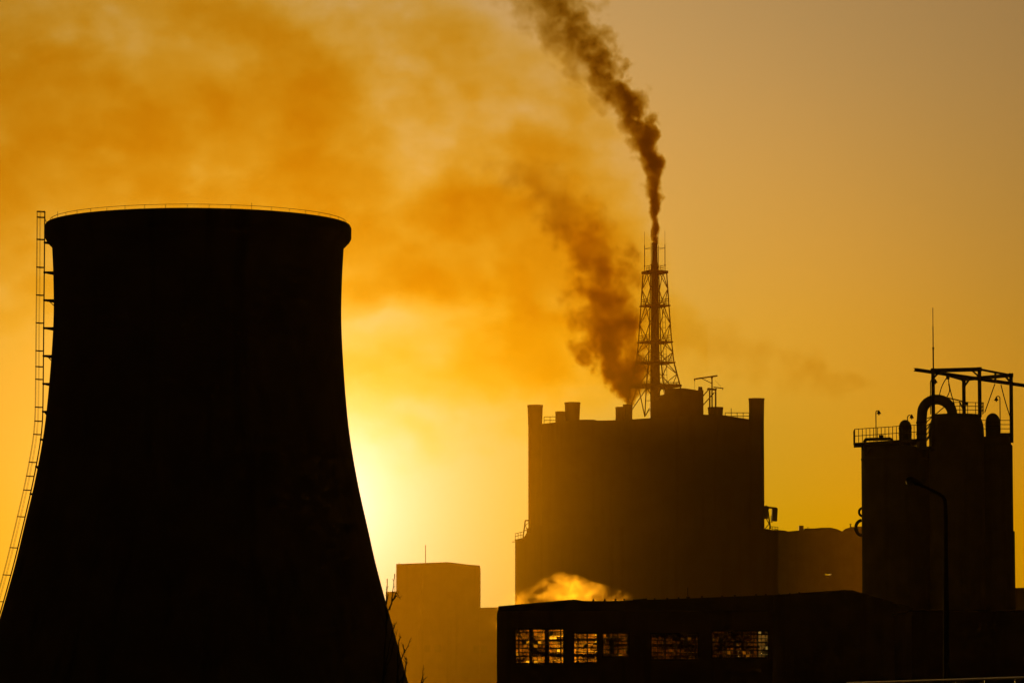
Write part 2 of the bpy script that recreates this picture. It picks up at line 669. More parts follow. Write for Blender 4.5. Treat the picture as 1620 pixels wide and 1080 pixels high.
for (py, hw) in levels[:-1]:
    mb = MB()
    cs = [Vector((*corner(i, hw + .5), lz(py))) for i in range(4)]
    th = .42 if py in (431, 611) else .2
    for a, b in zip(cs, cs[1:] + cs[:1]):
        mb.bar(a, b, .5, th)
        m0, m1 = a.lerp(Vector((lcx, LY, lz(py))), .45), b.lerp(Vector((lcx, LY, lz(py))), .45)
        mb.bar(m0, m1, .5, th * .8)
        mb.bar(a, m0, .3, th * .8)
    pl = mb.build('platform', M_STEEL, lt)
    rm = MB()
    shrink = .70 if py == 431 else .96
    cr = [Vector((lcx, LY, lz(py))).lerp(c, shrink) for c in cs]
    rail(rm, cr + cr[:1], 1.15 if py != 611 else .6, 1.0, .055, 2)
    rm.build('platform_railing', M_STEEL, pl)
fl = MB()
fr = [(662, 8.2), (600, 7.8), (560, 7.2), (500, 6.6), (440, 5.6), (422, 5.2), (412, 4.4), (387, 4.2)]
prof_ = [(h * lm, lz(p)) for p, h in fr]
prof_ += [(4.5 * lm, lz(386.9)), (4.5 * lm, lz(384)), (3.6 * lm, lz(384)), (3.4 * lm, lz(390))]
fl.lathe((lcx, LY), prof_, 24)
fl.build('flue', M_CONC2, lt, smooth=True)
la = MB()
for s in (-.25, .25):
    la.bar((lcx + 1.4 + s, LY - 1.9, lz(484)), (lcx + 1.75 + s, LY - 2.0, lz(611)), .07)
zz = lz(611)
while zz < lz(486):
    tt = (zz - lz(611)) / (lz(484) - lz(611))
    la.bar((lcx + 1.5 - .35 * tt, LY - 1.95, zz), (lcx + 2.05 - .35 * tt, LY - 1.95, zz), .06)
    zz += .9
la.build('ladder', M_STEEL, lt)
for i in range(4):
    mb = MB()
    hw = 16.0
    x_, y_ = corner(i, hw)
    mb.bar((x_, y_, lz(431)), (x_, y_, lz(387)), .12)
    mb.bar((x_, y_, lz(387)), (x_, y_, lz(366)), .05)
    mb.box((x_ - .13, y_ - .13, lz(421)), (x_ + .13, y_ + .13, lz(419.5)))
    mb.build('lightning_rod', M_STEEL, lt)
mb = MB()
cs = [Vector((*corner(i, 16.0), lz(393))) for i in range(4)]
for a, b in zip(cs, cs[1:] + cs[:1]):
    mb.bar(a, b, .055)
mb.build('tie_bar', M_STEEL, lt)

# roof crane
rc = thing('roof_crane', 'small jib crane on a braced steel frame on the plant roof', 'crane', (bx(1130), BD + 6, bz(655)))
mb = MB()
for px in (1126, 1135.5):
    for dy in (4.8, 7):
        mb.bar((bx(px), BD + dy, bz(657)), (bx(px), BD + dy, bz(610.5)), .16)
for dy in (4.8, 7):
    mb.bar((bx(1122), BD + dy, bz(610.5)), (bx(1137), BD + dy, bz(612)), .16)
    mb.bar((bx(1115), BD + dy, bz(637)), (bx(1133), BD + dy, bz(617)), .14)
    mb.bar((bx(1115), BD + dy, bz(622.5)), (bx(1125.5), BD + dy, bz(610.5)), .14)
mb.build('frame', M_STEEL, rc)
mb = MB()
mb.bar((bx(1129.7), BD + 5.8, bz(640)), (bx(1129.7), BD + 5.8, bz(592)), .22)
mb.prism([(bx(1127.3), bz(591.5)), (bx(1132), bz(591.2)), (bx(1130.4), bz(596)), (bx(1129), bz(596))][::-1], BD + 5.5, BD + 6.1)
mb.build('mast', M_STEEL, rc)
mb = MB()
mb.bar((bx(1101), BD + 5.8, bz(595.3)), (bx(1138.5), BD + 5.8, bz(589.8)), .2, .24)
mb.bar((bx(1112), BD + 5.8, bz(593.5)), (bx(1129.5), BD + 5.8, bz(602)), .12)
mb.bar((bx(1102), BD + 5.8, bz(595)), (bx(1102), BD + 5.8, bz(597.8)), .22)
mb.build('jib', M_STEEL, rc)
mb = MB()
mb.bar((bx(1102), BD + 5.8, bz(597)), (bx(1102), BD + 5.8, bz(612)), .045)
mb.build('cable', M_STEEL, rc)
mb = MB()
mb.bar((bx(1134.5), BD + 5.8, bz(597)), (bx(1144), BD + 5.8, bz(607)), .035)
mb.build('cable', M_STEEL, rc)
mb = MB()
mb.bar((bx(1132), BD + 5.8, bz(608)), (bx(1148), BD + 5.8, bz(610)), .16)
mb.bar((bx(1146.8), BD + 5.8, bz(609)), (bx(1146.8), BD + 5.8, bz(612)), .13)
mb.build('hoist_arm', M_STEEL, rc)

# ------------------------------------------------------------------ pale block by the sun
FD = 950.0


def fx(px):
    return X(px, FD)


def fz(py):
    return Z(py, FD)


fb = thing('office_block', 'pale hazy block with flat gabled top and rod, beside the cooling tower', 'building', (fx(693), FD, 0))
mb = MB()
mb.prism([(fx(626.5), 0), (fx(759), 0), (fx(759), fz(894)), (fx(741), fz(892.4)), (fx(712), fz(888.8)), (fx(706), fz(888.6)), (fx(627), fz(891.5))], FD, FD + 26)
mb.build('wall', M_BRICK, fb)
mb = MB()
mb.prism([(fx(610.5), 0), (fx(626.4), 0), (fx(626.4), fz(934.5)), (fx(610.5), fz(935.5))], FD + 1, FD + 22)
mb.build('stair_tower', M_BRICK, fb)
mb = MB()
mb.prism([(fx(759.1), 0), (fx(796), 0), (fx(796), fz(959.5)), (fx(759.1), fz(960.5))], FD + 1, FD + 24)
mb.build('annex', M_BRICK, fb)
mb = MB()
mb.bar((fx(672.5), FD + 6, fz(892)), (fx(672.5), FD + 6, fz(860)), .16)
mb.build('lightning_rod', M_STEEL, fb)
for px, py in ((612.5, 914), (624.5, 906), (631, 888.6)):
    mb = MB()
    mb.bar((fx(px), FD + 3, fz(938 if px < 626 else 893)), (fx(px), FD + 3, fz(py)), .14)
    mb.build('aerial', M_STEEL, fb)
for px, py in ((676, 1025), (693, 1025), (754, 1026), (766, 1026)):
    mb = MB()
    mb.box((fx(px) - .7, FD - .06, fz(py) - .8), (fx(px) + .7, FD - .004, fz(py) + .8))
    mb.build('window_shutter', M_SHEET, fb)

# ------------------------------------------------------------------ far hall on the right of the plant
HD = 880.0


def hx(px):
    return X(px, HD)


def hz(py):
    return Z(py, HD)


fh = thing('distant_hall', 'long hazy hall with curved roof monitors between plant and silos', 'hall', (hx(1300), HD, 0))
mb = MB()
# two slots right through the building let the sky show
sl = [(hx(1304.5), hx(1314.5), hz(909), hz(906))]
x0, x1, z0, z1 = sl[0]
yA, yB = HD, HD + 7
zt = hz(840)
mb.box((hx(1215), yA, 0), (x0, yB, zt))
mb.box((x1, yA, 0), (hx(1470), yB, zt))
mb.box((x0, yA, 0), (x1, yB, hz(913.2)))
mb.box((x0, yA, hz(912.2)), (x1, yB, z0))
mb.box((x0, yA, z1), (x1, yB, zt))
mb.box((x0 + .75, yA + .01, hz(913.2)), (x1, yB - .01, hz(912.2)))
mb.build('wall', M_SHEET, fh)
mb = MB()
for (pts) in ([(1222, 840), (1246, 840), (1243, 838.6), (1230, 837.5), (1222, 837.5)],
              [(1246, 839.9), (1275, 839.9), (1275, 837.6), (1262, 838.6)],
              [(1272, 839.8), (1332, 839.8), (1325, 836.4), (1314, 833.8), (1300, 834), (1290, 835), (1273, 835.2)],
              [(1333, 839.8), (1420, 839.8), (1400, 832), (1358, 832), (1347, 833), (1338, 835.5)]):
    mb = MB()
    mb.prism([(hx(a), hz(b) + .002) for a, b in pts], HD + .5, HD + 6.4)
    mb.build('roof_monitor', M_ROOF, fh)
mb = MB()
mb.box((hx(1264), HD + .3, zt - .2), (hx(1271.3), HD + .49, hz(830.8)))
mb.box((hx(1264), HD + .49, zt), (hx(1271.3), HD + 1.6, hz(830.8)))
mb.build('roof_vent', M_SHEET, fh)
mb = MB()
mb.bar((hx(1346.5), HD + 2, hz(833)), (hx(1346.5), HD + 2, hz(829)), .25)
mb.bar((hx(1345), HD + 2, hz(828)), (hx(1348), HD + 2, hz(828)), .3, .2)
mb.build('roof_cowl', M_STEEL, fh)
mb = MB()
mb.bar((hx(1279), HD + 2, hz(837)), (hx(1279), HD + 2, hz(832.5)), .15)
mb.build('roof_rod', M_STEEL, fh)

# ------------------------------------------------------------------ dark workshop hall in front
WD = 280.0


def wx(px):
    return X(px, WD)


def wz(py):
    return Z(py, WD)


ws = thing('workshop_hall', 'black low workshop hall with a shallow gable and glowing barred windows', 'workshop', (wx(1100), WD, 0))
DEP = 16.0
wins = [(814, 893, 993, 1050), (906, 946, 999, 1049), (952, 996, 1000, 1040), (1028, 1105, 1000, 1044), (1124, 1216, 996, 1041)]


def wall_with_holes(mb, xa, xb, zb, ztop_f, holes, y0, y1):
    xs = [xa]
    for h in holes:
        xs += [h[0], h[1]]
    xs.append(xb)
    for i in range(0, len(xs), 2):
        mb.prism([(xs[i], zb), (xs[i + 1], zb), (xs[i + 1], ztop_f), (xs[i], ztop_f)], y0, y1)
    for (a, b, lo_, hi_) in holes:
        mb.prism([(a, zb), (b, zb), (b, lo_), (a, lo_)], y0, y1)
        mb.prism([(a, hi_), (b, hi_), (b, ztop_f), (a, ztop_f)], y0, y1)


zw = wz(979)
zw = wz(966)
holes = [(wx(a), wx(b), wz(d), wz(c)) for a, b, c, d in wins]
mb = MB()
wall_with_holes(mb, wx(786), wx(1222), 0, zw, holes, WD, WD + .35)
bk = WD + DEP
kx = bk / WD
holes_b = [(wx(808) * kx - .1, wx(900) * kx, Z(1062, bk), Z(984, bk)), (wx(903) * kx, wx(1000) * kx, Z(1062, bk), Z(984, bk)),
           (wx(1030) * kx, wx(1106) * kx, Z(1054, bk), Z(1006, bk)), (wx(1120) * kx, wx(1222) * kx, Z(1054, bk), Z(996, bk))]
wall_with_holes(mb, wx(786), wx(1222) * kx + .3, 0, zw, holes_b, bk - .35, bk)
mb.box((wx(786), WD + .35, 0), (wx(786) + .35, bk - .35, zw))
mb.build('wall', M_BRICK, ws)
# roof: fascia band with the low gable
mb = MB()
top = [(788.5, 958.5), (908, 947.5), (922, 950), (958, 950.2), (991, 949.4), (1089, 946), (1222, 940.5)]
mb.prism([(wx(787.2), zw), (wx(1222), zw)] + [(wx(a), wz(b)) for a, b in reversed(top)], WD - .35, bk + .3)
mb.build('roof', M_ROOF, ws)
for px, h in ((939, 3), (957, 3.2), (974, 3.2), (988, 3.2), (1003, 2), (1036, 2.6), (1056, 2.6), (1074, 2.6), (1111, 3), (1143, 2.4), (1163, 2.6), (1197, 2.6), (1212, 2.2)):
    py = [b0 + (b1 - b0) * (px - a0) / (a1 - a0) for (a0, b0), (a1, b1) in zip(top[:-1], top[1:]) if a0 <= px <= a1][0]
    mb = MB()
    mb.lathe((wx(px), WD + 1.0), [(.055, wz(py) - .02), (.055, wz(py - h) - .03), (.085, wz(py - h) - .028), (.05, wz(py - h) + .02)], 10)
    mb.build('roof_cowl', M_STEEL, ws)
mb = MB()
mb.bar((wx(1089), WD + 1.4, wz(947)), (wx(1089), WD + 1.4, wz(927.5)), .045)
mb.build('roof_rod', M_STEEL, ws)
mb = MB()
mb.box((wx(1086.5), WD + 1.2, wz(946.6)), (wx(1092), WD + 1.5, wz(942.5)))
mb.build('roof_box', M_STEEL, ws)
mb = MB()
mb.bar((wx(1003), WD + .8, wz(948.6)), (wx(1024), WD + .8, wz(946.6)), .12)
mb.build('roof_pipe', M_STEEL, ws)
wr = random.Random(3)
for (xa, xb, za, zb) in holes:
    mb = MB()
    y = WD + .12
    for x in (xa + .05, xb - .05):
        mb.bar((x, y, za), (x, y, zb), .10)
    mb.bar((xa + .10, y, za + .05), (xb - .10, y, za + .05), .10)
    mb.bar((xa + .10, y, zb - .05), (xb - .10, y, zb - .05), .10)
    nv = max(4, round((xb - xa) / .25))
    for k in range(1, nv):
        x = xa + (xb - xa) * k / nv
        mb.bar((x, y, za + .1), (x, y, zb - .1), .09 if k % 4 == 0 else .035)
    nh = max(3, round((zb - za) / .27))
    for k in range(1, nh):
        zq = za + (zb - za) * k / nh
        mb.bar((xa + .1, y + .05, zq), (xb - .1, y + .05, zq + wr.uniform(-.05, .05)), .05 if k % 2 else .09)
    fo = mb.build('window', M_STEEL, ws)
    # panes: several are broken out or boarded over
    pm = MB()
    for i in range(nv):
        for j in range(nh):
            u = wr.random()
            a0, a1 = xa + (xb - xa) * i / nv, xa + (xb - xa) * (i + 1) / nv
            c0, c1 = za + (zb - za) * j / nh, za + (zb - za) * (j + 1) / nh
            if u < .88:
                pm.box((a0 + .02, y - .01, c0 + .02), (a1 - .02, y + .0, c1 - .02))
            elif u < .93:
                bm_ = MB()
                bm_.box((a0 + .02, y - .02, c0 + .02), (a1 - .02, y + .0, c1 - .02))
                bm_.build('boarded_pane', M_SHEET, fo)
    pm.build('pane', M_GLASS, fo)
# pipes and racking inside the hall, seen through the glass
mb = MB()
for k in range(13):
    zq = wr.uniform(wz(1046), wz(996))
    yq = WD + wr.uniform(3, DEP - 3)
    xa = wr.uniform(wx(800), wx(1150))
    ln = wr.uniform(3, 8)
    mb.tube([(xa, yq, zq), (xa + ln * .5, yq, zq + wr.uniform(-.12, .12)), (min(xa + ln, wx(1225)), yq, zq + wr.uniform(-.15, .15))], wr.uniform(.03, .07), 8)
for k in range(16):
    xq = wx(808) + (wx(1215) - wx(808)) * (k + wr.uniform(.2, .8)) / 16
    mb.bar((xq, WD + 7, 0), (xq, WD + 7, zw - .3), wr.choice([.06, .1, .2]))
mb.build('pipework', M_STEEL, ws)
for px in (901, 1000, 1116):
    mb = MB()
    mb.box((wx(px) - .25, WD + 4, 0), (wx(px) + .25, WD + 4.5, zw))
    mb.build('column', M_CONC2, ws)
mb = MB()
mb.box((wx(1002), WD + 9, 0), (wx(1026), WD + 11, zw - .5))
mb.build('inner_wall', M_CONC2, ws)

# gabled neighbour to the right, joined by nothing
gh = thing('gabled_shed', 'dark windowless shed with a pitched roof adjoining the workshop hall', 'shed', (wx(1335), WD + 2, 0))
GD = WD + 1.0


def gx(px):
    return X(px, GD)


def gz(py):
    return Z(py, GD)


mb = MB()
mb.prism([(wx(1222) + .003, 0), (gx(1441), 0), (gx(1441), gz(962)), (gx(1429), gz(958.5)), (gx(1346), gz(934.6)), (gx(1334), gz(934)), (gx(1300), gz(936.5)), (wx(1222) + .003, gz(942))], GD, GD + 18)
mb.build('wall', M_SHEET, gh)
mb = MB()
mb.prism([(wx(1222) + .003, gz(942) + .005), (gx(1300), gz(936.5) + .005), (gx(1334), gz(934) + .005), (gx(1346), gz(934.6) + .005), (gx(1429), gz(958.5) + .005), (gx(1443), gz(962.6)),
          (gx(1443), gz(961)), (gx(1430), gz(957)), (gx(1347), gz(933)), (gx(1334), gz(932.4)), (gx(1300), gz(935)), (wx(1222) + .003, gz(940.5))], GD - .25, GD + 18.2)
mb.build('roof', M_ROOF, gh)
for px, py in ((1234, 940.5), (1251, 939.2), (1266, 938)):
    mb = MB()
    mb.lathe((gx(px), GD + 1.5), [(.05, gz(py) - .05), (.05, gz(py - 2.4)), (.08, gz(py - 2.4) + .002), (.04, gz(py - 3.2))], 10)
    mb.build('roof_cowl', M_STEEL, gh)

ls = thing('low_shed', 'flat black shed beneath the silos at the street lamp', 'shed', (X(1530, 262), 262, 0))
mb = MB()
mb.prism([(X(1441, 262), 0), (X(1700, 262), 0), (X(1700, 262), Z(967, 262)), (X(1441, 262), Z(966, 262))], 262, 274)
mb.build('wall', M_SHEET, ls)
mb = MB()
mb.box((X(1436, 262), 261.7, Z(965.8, 262)), (X(1700, 262), 274.3, Z(964.2, 262)))
mb.build('roof', M_ROOF, ls)

eb = thing('edge_building', 'dark flat building cut off by the picture edge behind the silos', 'building', (X(1650, 520), 520, 0))
mb = MB()
mb.box((X(1604, 520), 520, 0), (X(1720, 520), 540, Z(931, 520)))
mb.build('wall', M_BRICK, eb)
mb = MB()
mb.box((X(1603.5, 520), 519.8, Z(930.9, 520)), (X(1720, 520), 540.2, Z(929.3, 520)))
mb.build('roof', M_ROOF, eb)

# ------------------------------------------------------------------ silos
SD = 440.0
sm = SD / F_PX


def sx(px, D=SD):
    return X(px, D)


def sz(py, D=SD):
    return Z(py, D)


# left silo
s1 = thing('storage_silo', 'dark cylindrical silo topped by a railed platform and a low pipe', 'silo', (sx(1425), SD + 2, 0))
r1 = (sx(1482) - sx(1368)) / 2
c1 = ((sx(1482) + sx(1368)) / 2, SD + r1)
mb = MB()
mb.lathe(c1, [(r1, 0), (r1, sz(724)), (r1 + .06, sz(724) + .02), (r1 + .06, sz(722)), (r1, sz(722) + .02), (r1, sz(705)), (r1 - .2, sz(704.4))], 64)
mb.build('shell', M_SHEET, s1, smooth=True)
mb = MB()
yd = c1[1] - 3.0
pts = [Vector((sx(1353), yd, sz(703.5))), Vector((sx(1423), yd - 1.5, sz(699)))]
zd = (pts[0].z + pts[1].z) / 2
a, b = Vector((sx(1353), yd - .2, sz(703))), Vector((sx(1458), yd - 4.5, sz(697)))
a2, b2 = Vector((sx(1356), yd + 3.2, sz(702))), Vector((sx(1458), yd + 3.2, sz(700)))
zb_ = sz(704)
mb.add([(a.x, a.y, zb_), (b.x, b.y, zb_ + .2), (b2.x, b2.y, zb_ + .2), (a2.x, a2.y, zb_), (a.x, a.y, zb_ + .28), (b.x, b.y, zb_ + .48), (b2.x, b2.y, zb_ + .48), (a2.x, a2.y, zb_ + .28)],
       [(3, 2, 1, 0), (4, 5, 6, 7), (0, 1, 5, 4), (1, 2, 6, 5), (2, 3, 7, 6), (3, 0, 4, 7)])
mb.bar((sx(1365), yd, zb_), (sx(1370), yd + .4, sz(712)), .22)
mb.bar((sx(1370.5), yd + .3, zb_ + .1), (sx(1370.5), yd + .3, sz(720)), .3)
mb.bar((sx(1374), yd, sz(716)), (sx(1380), yd, sz(709)), .14)
mb.build('platform', M_STEEL, s1)
mb = MB()
fl0, fl1 = Vector((a.x + .05, a.y, zb_ + .28)), Vector((sx(1422), b.y + 1.6, zb_ + .42))
rail(mb, [Vector((a2.x, a2.y, zb_ + .28)), fl0, fl1, Vector((b.x, b.y, zb_ + .48))], 1.4, .42, .065)
mb.build('platform_railing', M_STEEL, s1)
mb = MB()
yp = yd + .3
mb.tube([(sx(1370), yp, sz(704)), (sx(1370), yp, sz(696)), (sx(1371.5), yp, sz(694)), (sx(1380), yp, sz(693.6)), (sx(1410), yp, sz(692.8)), (sx(1413), yp, sz(694)), (sx(1414), yp, sz(699)), (sx(1414), yp, sz(704))], .17, 10)
mb.build('pipe', M_STEEL, s1, smooth=True)
mb = MB()
mb.box((sx(1393), yp - .3, sz(693)), (sx(1399.5), yp + .3, sz(688)))
mb.tube([(sx(1392.5), yp, sz(687.6)), (sx(1400), yp, sz(687.6))], .06, 8)
mb.build('valve', M_STEEL, s1)
for (cxp, cyp, rp, th) in ((1369, 807, 6.0, 2.3), (1368.5, 832, 11.5, 3.0)):
    mb = MB()
    pts = [(sx(cxp - rp * .9 * math.cos(R(t))), c1[1], sz(cyp - rp * 1.05 * math.sin(R(t)))) for t in range(-95, 96, 12)]
    mb.tube(pts, th * sm * .85, 12)
    mb.build('elbow_pipe', M_STEEL, s1, smooth=True)

# centre tank
s2 = thing('filter_tank', 'tallest dark tank with shallow domed top and bent duct, under the crane frame', 'tank', (sx(1515), SD + 1, 0))
r2 = (sx(1559) - sx(1472)) / 2
c2 = ((sx(1559) + sx(1472)) / 2, SD + r2 - 2.0)
mb = MB()
mb.lathe(c2, [(r2, 0), (r2, sz(684)), (r2 * .985, sz(674)), (r2 * .95, sz(667)), (r2 * .91, sz(662)), (r2 * .89, sz(660.5)), (r2 * .9, sz(660)), (r2 * .9, sz(656.5)), (r2 * .87, sz(655.2)), (.4, sz(654))], 64)
mb.build('shell', M_SHEET, s2, smooth=True)
mb = MB()
k0 = Vector((sx(1499), c2[1] - 1.5, sz(652.5)))
k1 = Vector((sx(1557), c2[1] - 1.5, sz(655)))
rail(mb, [Vector((sx(1507), c2[1] - 1.0, sz(654))), Vector((sx(1557), c2[1] - 1.0, sz(654.5))), Vector((sx(1557), c2[1] + 2.0, sz(654.5)))], 1.15, .9, .065, 2)
mb.bar((sx(1497), c2[1] - 1.0, sz(628.5)), (sx(1525), c2[1] - 1.0, sz(635)), .12)
mb.bar((sx(1519), c2[1] - .8, sz(635)), (sx(1527), c2[1] - .8, sz(650)), .14)
mb.box((sx(1524), c2[1] - .9, sz(640.5)), (sx(1533), c2[1] - .4, sz(635.5)))
mb.build('top_railing', M_STEEL, s2)
ud = MB()
yu = c2[1] - 3.2
cxu, rxu, czu, rzu = 1480.5, 24.0, 657, 23.5
pts = [(sx(1455.5), yu, sz(712)), (sx(1455.5), yu, sz(690)), (sx(1455.5), yu, sz(670))]
for t in range(0, 181, 12):
    pts.append((sx(cxu + 1 - (rxu + 1) * math.cos(R(t))), yu + 1.5 * t / 180, sz(czu - rzu * math.sin(R(t)))))
pts.append((sx(1505.5), yu + 1.6, sz(668)))
ud.tube(pts, [8.0 * sm] * len(pts), 20)
ud.build('duct', M_SHEET, s2, smooth=True)
for pt in ((1455.5, 672), (1455.5, 690)):
    mb = MB()
    mb.lathe((sx(pt[0]), yu), [(8.05 * sm, sz(pt[1])), (8.9 * sm, sz(pt[1]) + .01), (8.9 * sm, sz(pt[1]) + .15), (8.05 * sm, sz(pt[1]) + .16)], 20)
    mb.build('duct_flange', M_STEEL, s2, smooth=True)
mb = MB()
ys = c2[1] - 1.0
for dy in (0, .9):
    mb.bar((sx(1462), ys + dy, sz(702)), (sx(1484), ys + dy, sz(672)), .14)
    mb.bar((sx(1462), ys + dy, sz(686)), (sx(1484), ys + dy, sz(656)), .08)
    mb.bar((sx(1462), ys + dy, sz(694)), (sx(1484), ys + dy, sz(664)), .06)
    mb.bar((sx(1461), ys + dy, sz(672)), (sx(1497), ys + dy, sz(642)), .09)
    mb.bar((sx(1461), ys + dy, sz(664)), (sx(1480), ys + dy, sz(657)), .07)
    mb.bar((sx(1463), ys + dy, sz(676)), (sx(1481), ys + dy, sz(664)), .10)
    for px in (1466, 1471.5, 1477, 1483):
        pyb = 702 - (px - 1462) * 30 / 22
        mb.bar((sx(px), ys + dy, sz(pyb)), (sx(px), ys + dy, sz(pyb - 16)), .06)
for k in range(10):
    px = 1462 + 2.2 * k
    mb.bar((sx(px), ys, sz(702 - 3 * k)), (sx(px), ys + .9, sz(702 - 3 * k)), .26, .08)
mb.box((sx(1454), ys - .3, sz(709)), (sx(1476), ys + 1.2, sz(706)))
mb.build('stair', M_STEEL, s2)

# right silo
s3 = thing('storage_silo', 'broad dark silo carrying a crane post and a lone domed vessel', 'silo', (sx(1584), SD + 2, 0))
r3 = (sx(1608) - sx(1535)) / 2
c3 = ((sx(1608) + sx(1535)) / 2, SD + r3 + .6)
mb = MB()
mb.lathe(c3, [(r3 + .14, 0), (r3 + .14, sz(838.3)), (r3, sz(838)), (r3, sz(702)), (r3 - .14, sz(700)), (r3 - .14, sz(690)), (r3 - 1.2, sz(688))], 64)
mb.build('shell', M_SHEET, s3, smooth=True)
mb = MB()
mb.box((sx(1583), c3[1] - 2, sz(688)), (sx(1605), c3[1] + 1, sz(683.5)))
mb.build('platform', M_STEEL, s3)
mb = MB()
rail(mb, [(sx(1556), c3[1] - 1.8, sz(683.4)), (sx(1604), c3[1] - 1.8, sz(683.4))], 1.3, 1.5, .065, 2)
mb.build('platform_railing', M_STEEL, s3)


def vessel(label, pl, pr, pt, pb, y):
    r = (sx(pr) - sx(pl)) / 2
    cx = (sx(pl) + sx(pr)) / 2
    t = thing('pressure_vessel', label, 'vessel', (cx, y, sz(pb)), 'domed vessels on the silos')
    mb = MB()
    zt_ = sz(pt)
    hc = r * 1.25
    pr_ = [(r, sz(pb)), (r, zt_ - hc)] + [(r * math.cos(R(a)), zt_ - hc + hc * math.sin(R(a))) for a in range(8, 90, 8)] + [(.02, zt_)]
    mb.lathe((cx, y), pr_, 32)
    mb.build('shell', M_SHEET, t, smooth=True)
    mb = MB()
    for zz_ in (sz(pb) + 1.0, zt_ - hc - .1):
        mb.lathe((cx, y), [(r + .004, zz_), (r + .035, zz_ + .01), (r + .035, zz_ + .09), (r + .004, zz_ + .1)], 32)
    mb.build('weld_band', M_STEEL, t, smooth=True)
    return t


vessel('domed vertical vessel between the railed platform and the bent duct', 1421.8, 1442, 664.6, 704, SD - .8)
vessel('domed vertical vessel between the tank and the end crane post', 1561, 1584, 652.8, 690, SD + .4)

# gantry frame
gf = thing('gantry_frame', 'rectangular steel crane frame with a sloping monorail beam above the silos', 'gantry', (sx(1540), SD, sz(690)))
GZ = P(1551, 584, 433.0).z
posts = []
for px, py, pb in ((1477.8, 586, 712), (1551.5, 584, 660), (1601.5, 593.5, 700), (1526.5, 600, 656)):
    # same height for all, the distance follows from how high the top is seen
    D = 433.0 * (1133 - 584) / (1133 - py)
    posts.append((X(px, D), D, Z(pb, D)))
for (x_, y_, zb_) in posts:
    mb = MB()
    mb.bar((x_, y_, zb_), (x_, y_, GZ - .1), .36, .34)
    mb.build('post', M_STEEL, gf)
mb = MB()
tp = [Vector((x_, y_, GZ)) for x_, y_, _ in posts]
for a, b, hh in ((tp[0], tp[1], .40), (tp[1], tp[2], .17), (tp[2], tp[3], .36), (tp[3], tp[0], .30)):
    mb.bar(a, b, .3, hh)
for t_ in tp:
    mb.box((t_.x - .22, t_.y - .22, t_.z - .2), (t_.x + .22, t_.y + .22, t_.z + .21))
mb.bar(tp[1].lerp(tp[2], .5) + Vector((0, 0, -.9)), tp[1].lerp(tp[2], .5), .2)
for i, j in ((0, 1), (1, 0), (2, 3), (3, 2)):
    d = (tp[j] - tp[i]).normalized()
    mb.bar(tp[i] + Vector((0, 0, -.8)), tp[i] + d * .7 + Vector((0, 0, -.15)), .16)
mb.build('beam_frame', M_STEEL, gf)
mb = MB()
m0, m1 = P(1447.5, 584.5, 434.0), P(1640, 612.5, 452.0)
mb.bar(m0 + Vector((0, 0, .13)), m1 + Vector((0, 0, .13)), .32, .07)
mb.bar(m0, m1, .12, .24)
mb.bar(m0 - Vector((0, 0, .13)), m1 - Vector((0, 0, .13)), .32, .07)
mb.build('monorail', M_STEEL, gf)
for px0, py0, px1, py1, sg in ((1499, 595, 1486, 626, 2.2), (1499.5, 595, 1510, 640, 1.2), (1574, 607, 1558, 652, 0), (1583.5, 608, 1599, 662, 0.8), (1500.5, 607, 1498, 628, -3)):
    mb = MB()
    D = 438.0
    pts = []
    for k in range(7):
        t = k / 6
        pts.append(P(px0 + (px1 - px0) * t - sg * math.sin(math.pi * t), py0 + (py1 - py0) * t, D))
    mb.tube(pts, .055, 6)
    mb.build('hanging_cable', M_STEEL, gf)
mb = MB()
q = P(1499.5, 595, 438)
mb.box((q.x - .16, 437.8, q.z - .3), (q.x + .16, 438.2, q.z + .25))
mb.build('trolley', M_STEEL, gf)

an = MB()
q = P(1476.6, 589, posts[0][1])
an.bar((q.x, q.y, GZ + .2), (q.x, q.y, sz(558)), .13)
an.bar((q.x, q.y, sz(558)), (q.x, q.y, sz(524)), .09)
an.bar((q.x, q.y, sz(524)), (q.x, q.y, sz(494.5)), .06)
an.box((q.x - .09, q.y - .09, sz(559)), (q.x + .1, q.y + .1, sz(556.5)))
tag(an.build('radio_mast', M_STEEL, base=(q.x, q.y, GZ + .2)), 'thin tall mast rising from a corner of the crane frame', 'mast')


def yard_lamp(name_label, pole_px, pyt, pyb, head_px, head_py, y):
    """gooseneck lamp: pole, curved neck, bell shade with bulb below"""
    xp, xh = X(pole_px, y), X(head_px, y)
    zb, zt_ = Z(pyb, y), Z(pyt, y)
    t = thing('platform_lamp', name_label, 'lamp', (xp, y, zb), 'gooseneck lamps on the silo platforms')
    mb = MB()
    rad = abs(xh - xp)
    sgn = 1 if xh > xp else -1
    pts = [(xp, y, zb), (xp, y, zt_ - rad * .6)]
    for a in range(15, 166, 25):
        pts.append((xp + sgn * rad * .5 * (1 - math.cos(R(a))), y, zt_ - rad * .6 + rad * .6 * math.sin(R(a))))
    mb.tube(pts, .05, 8)
    mb.build('pole', M_STEEL, t, smooth=True)
    mb = MB()
    hz_ = Z(head_py, y)
    mb.lathe((xh, y), [(.24, hz_ - .12), (.17, hz_ + .02), (.09, hz_ + .14), (.06, hz_ + .26)], 16)
    mb.build('shade', M_STEEL, t, smooth=True)
    mb = MB()
    mb.lathe((xh, y), [(.02, hz_ - .27), (.07, hz_ - .22), (.07, hz_ - .125)], 10)
    mb.build('bulb', M_GALV, t, smooth=True)
    return t


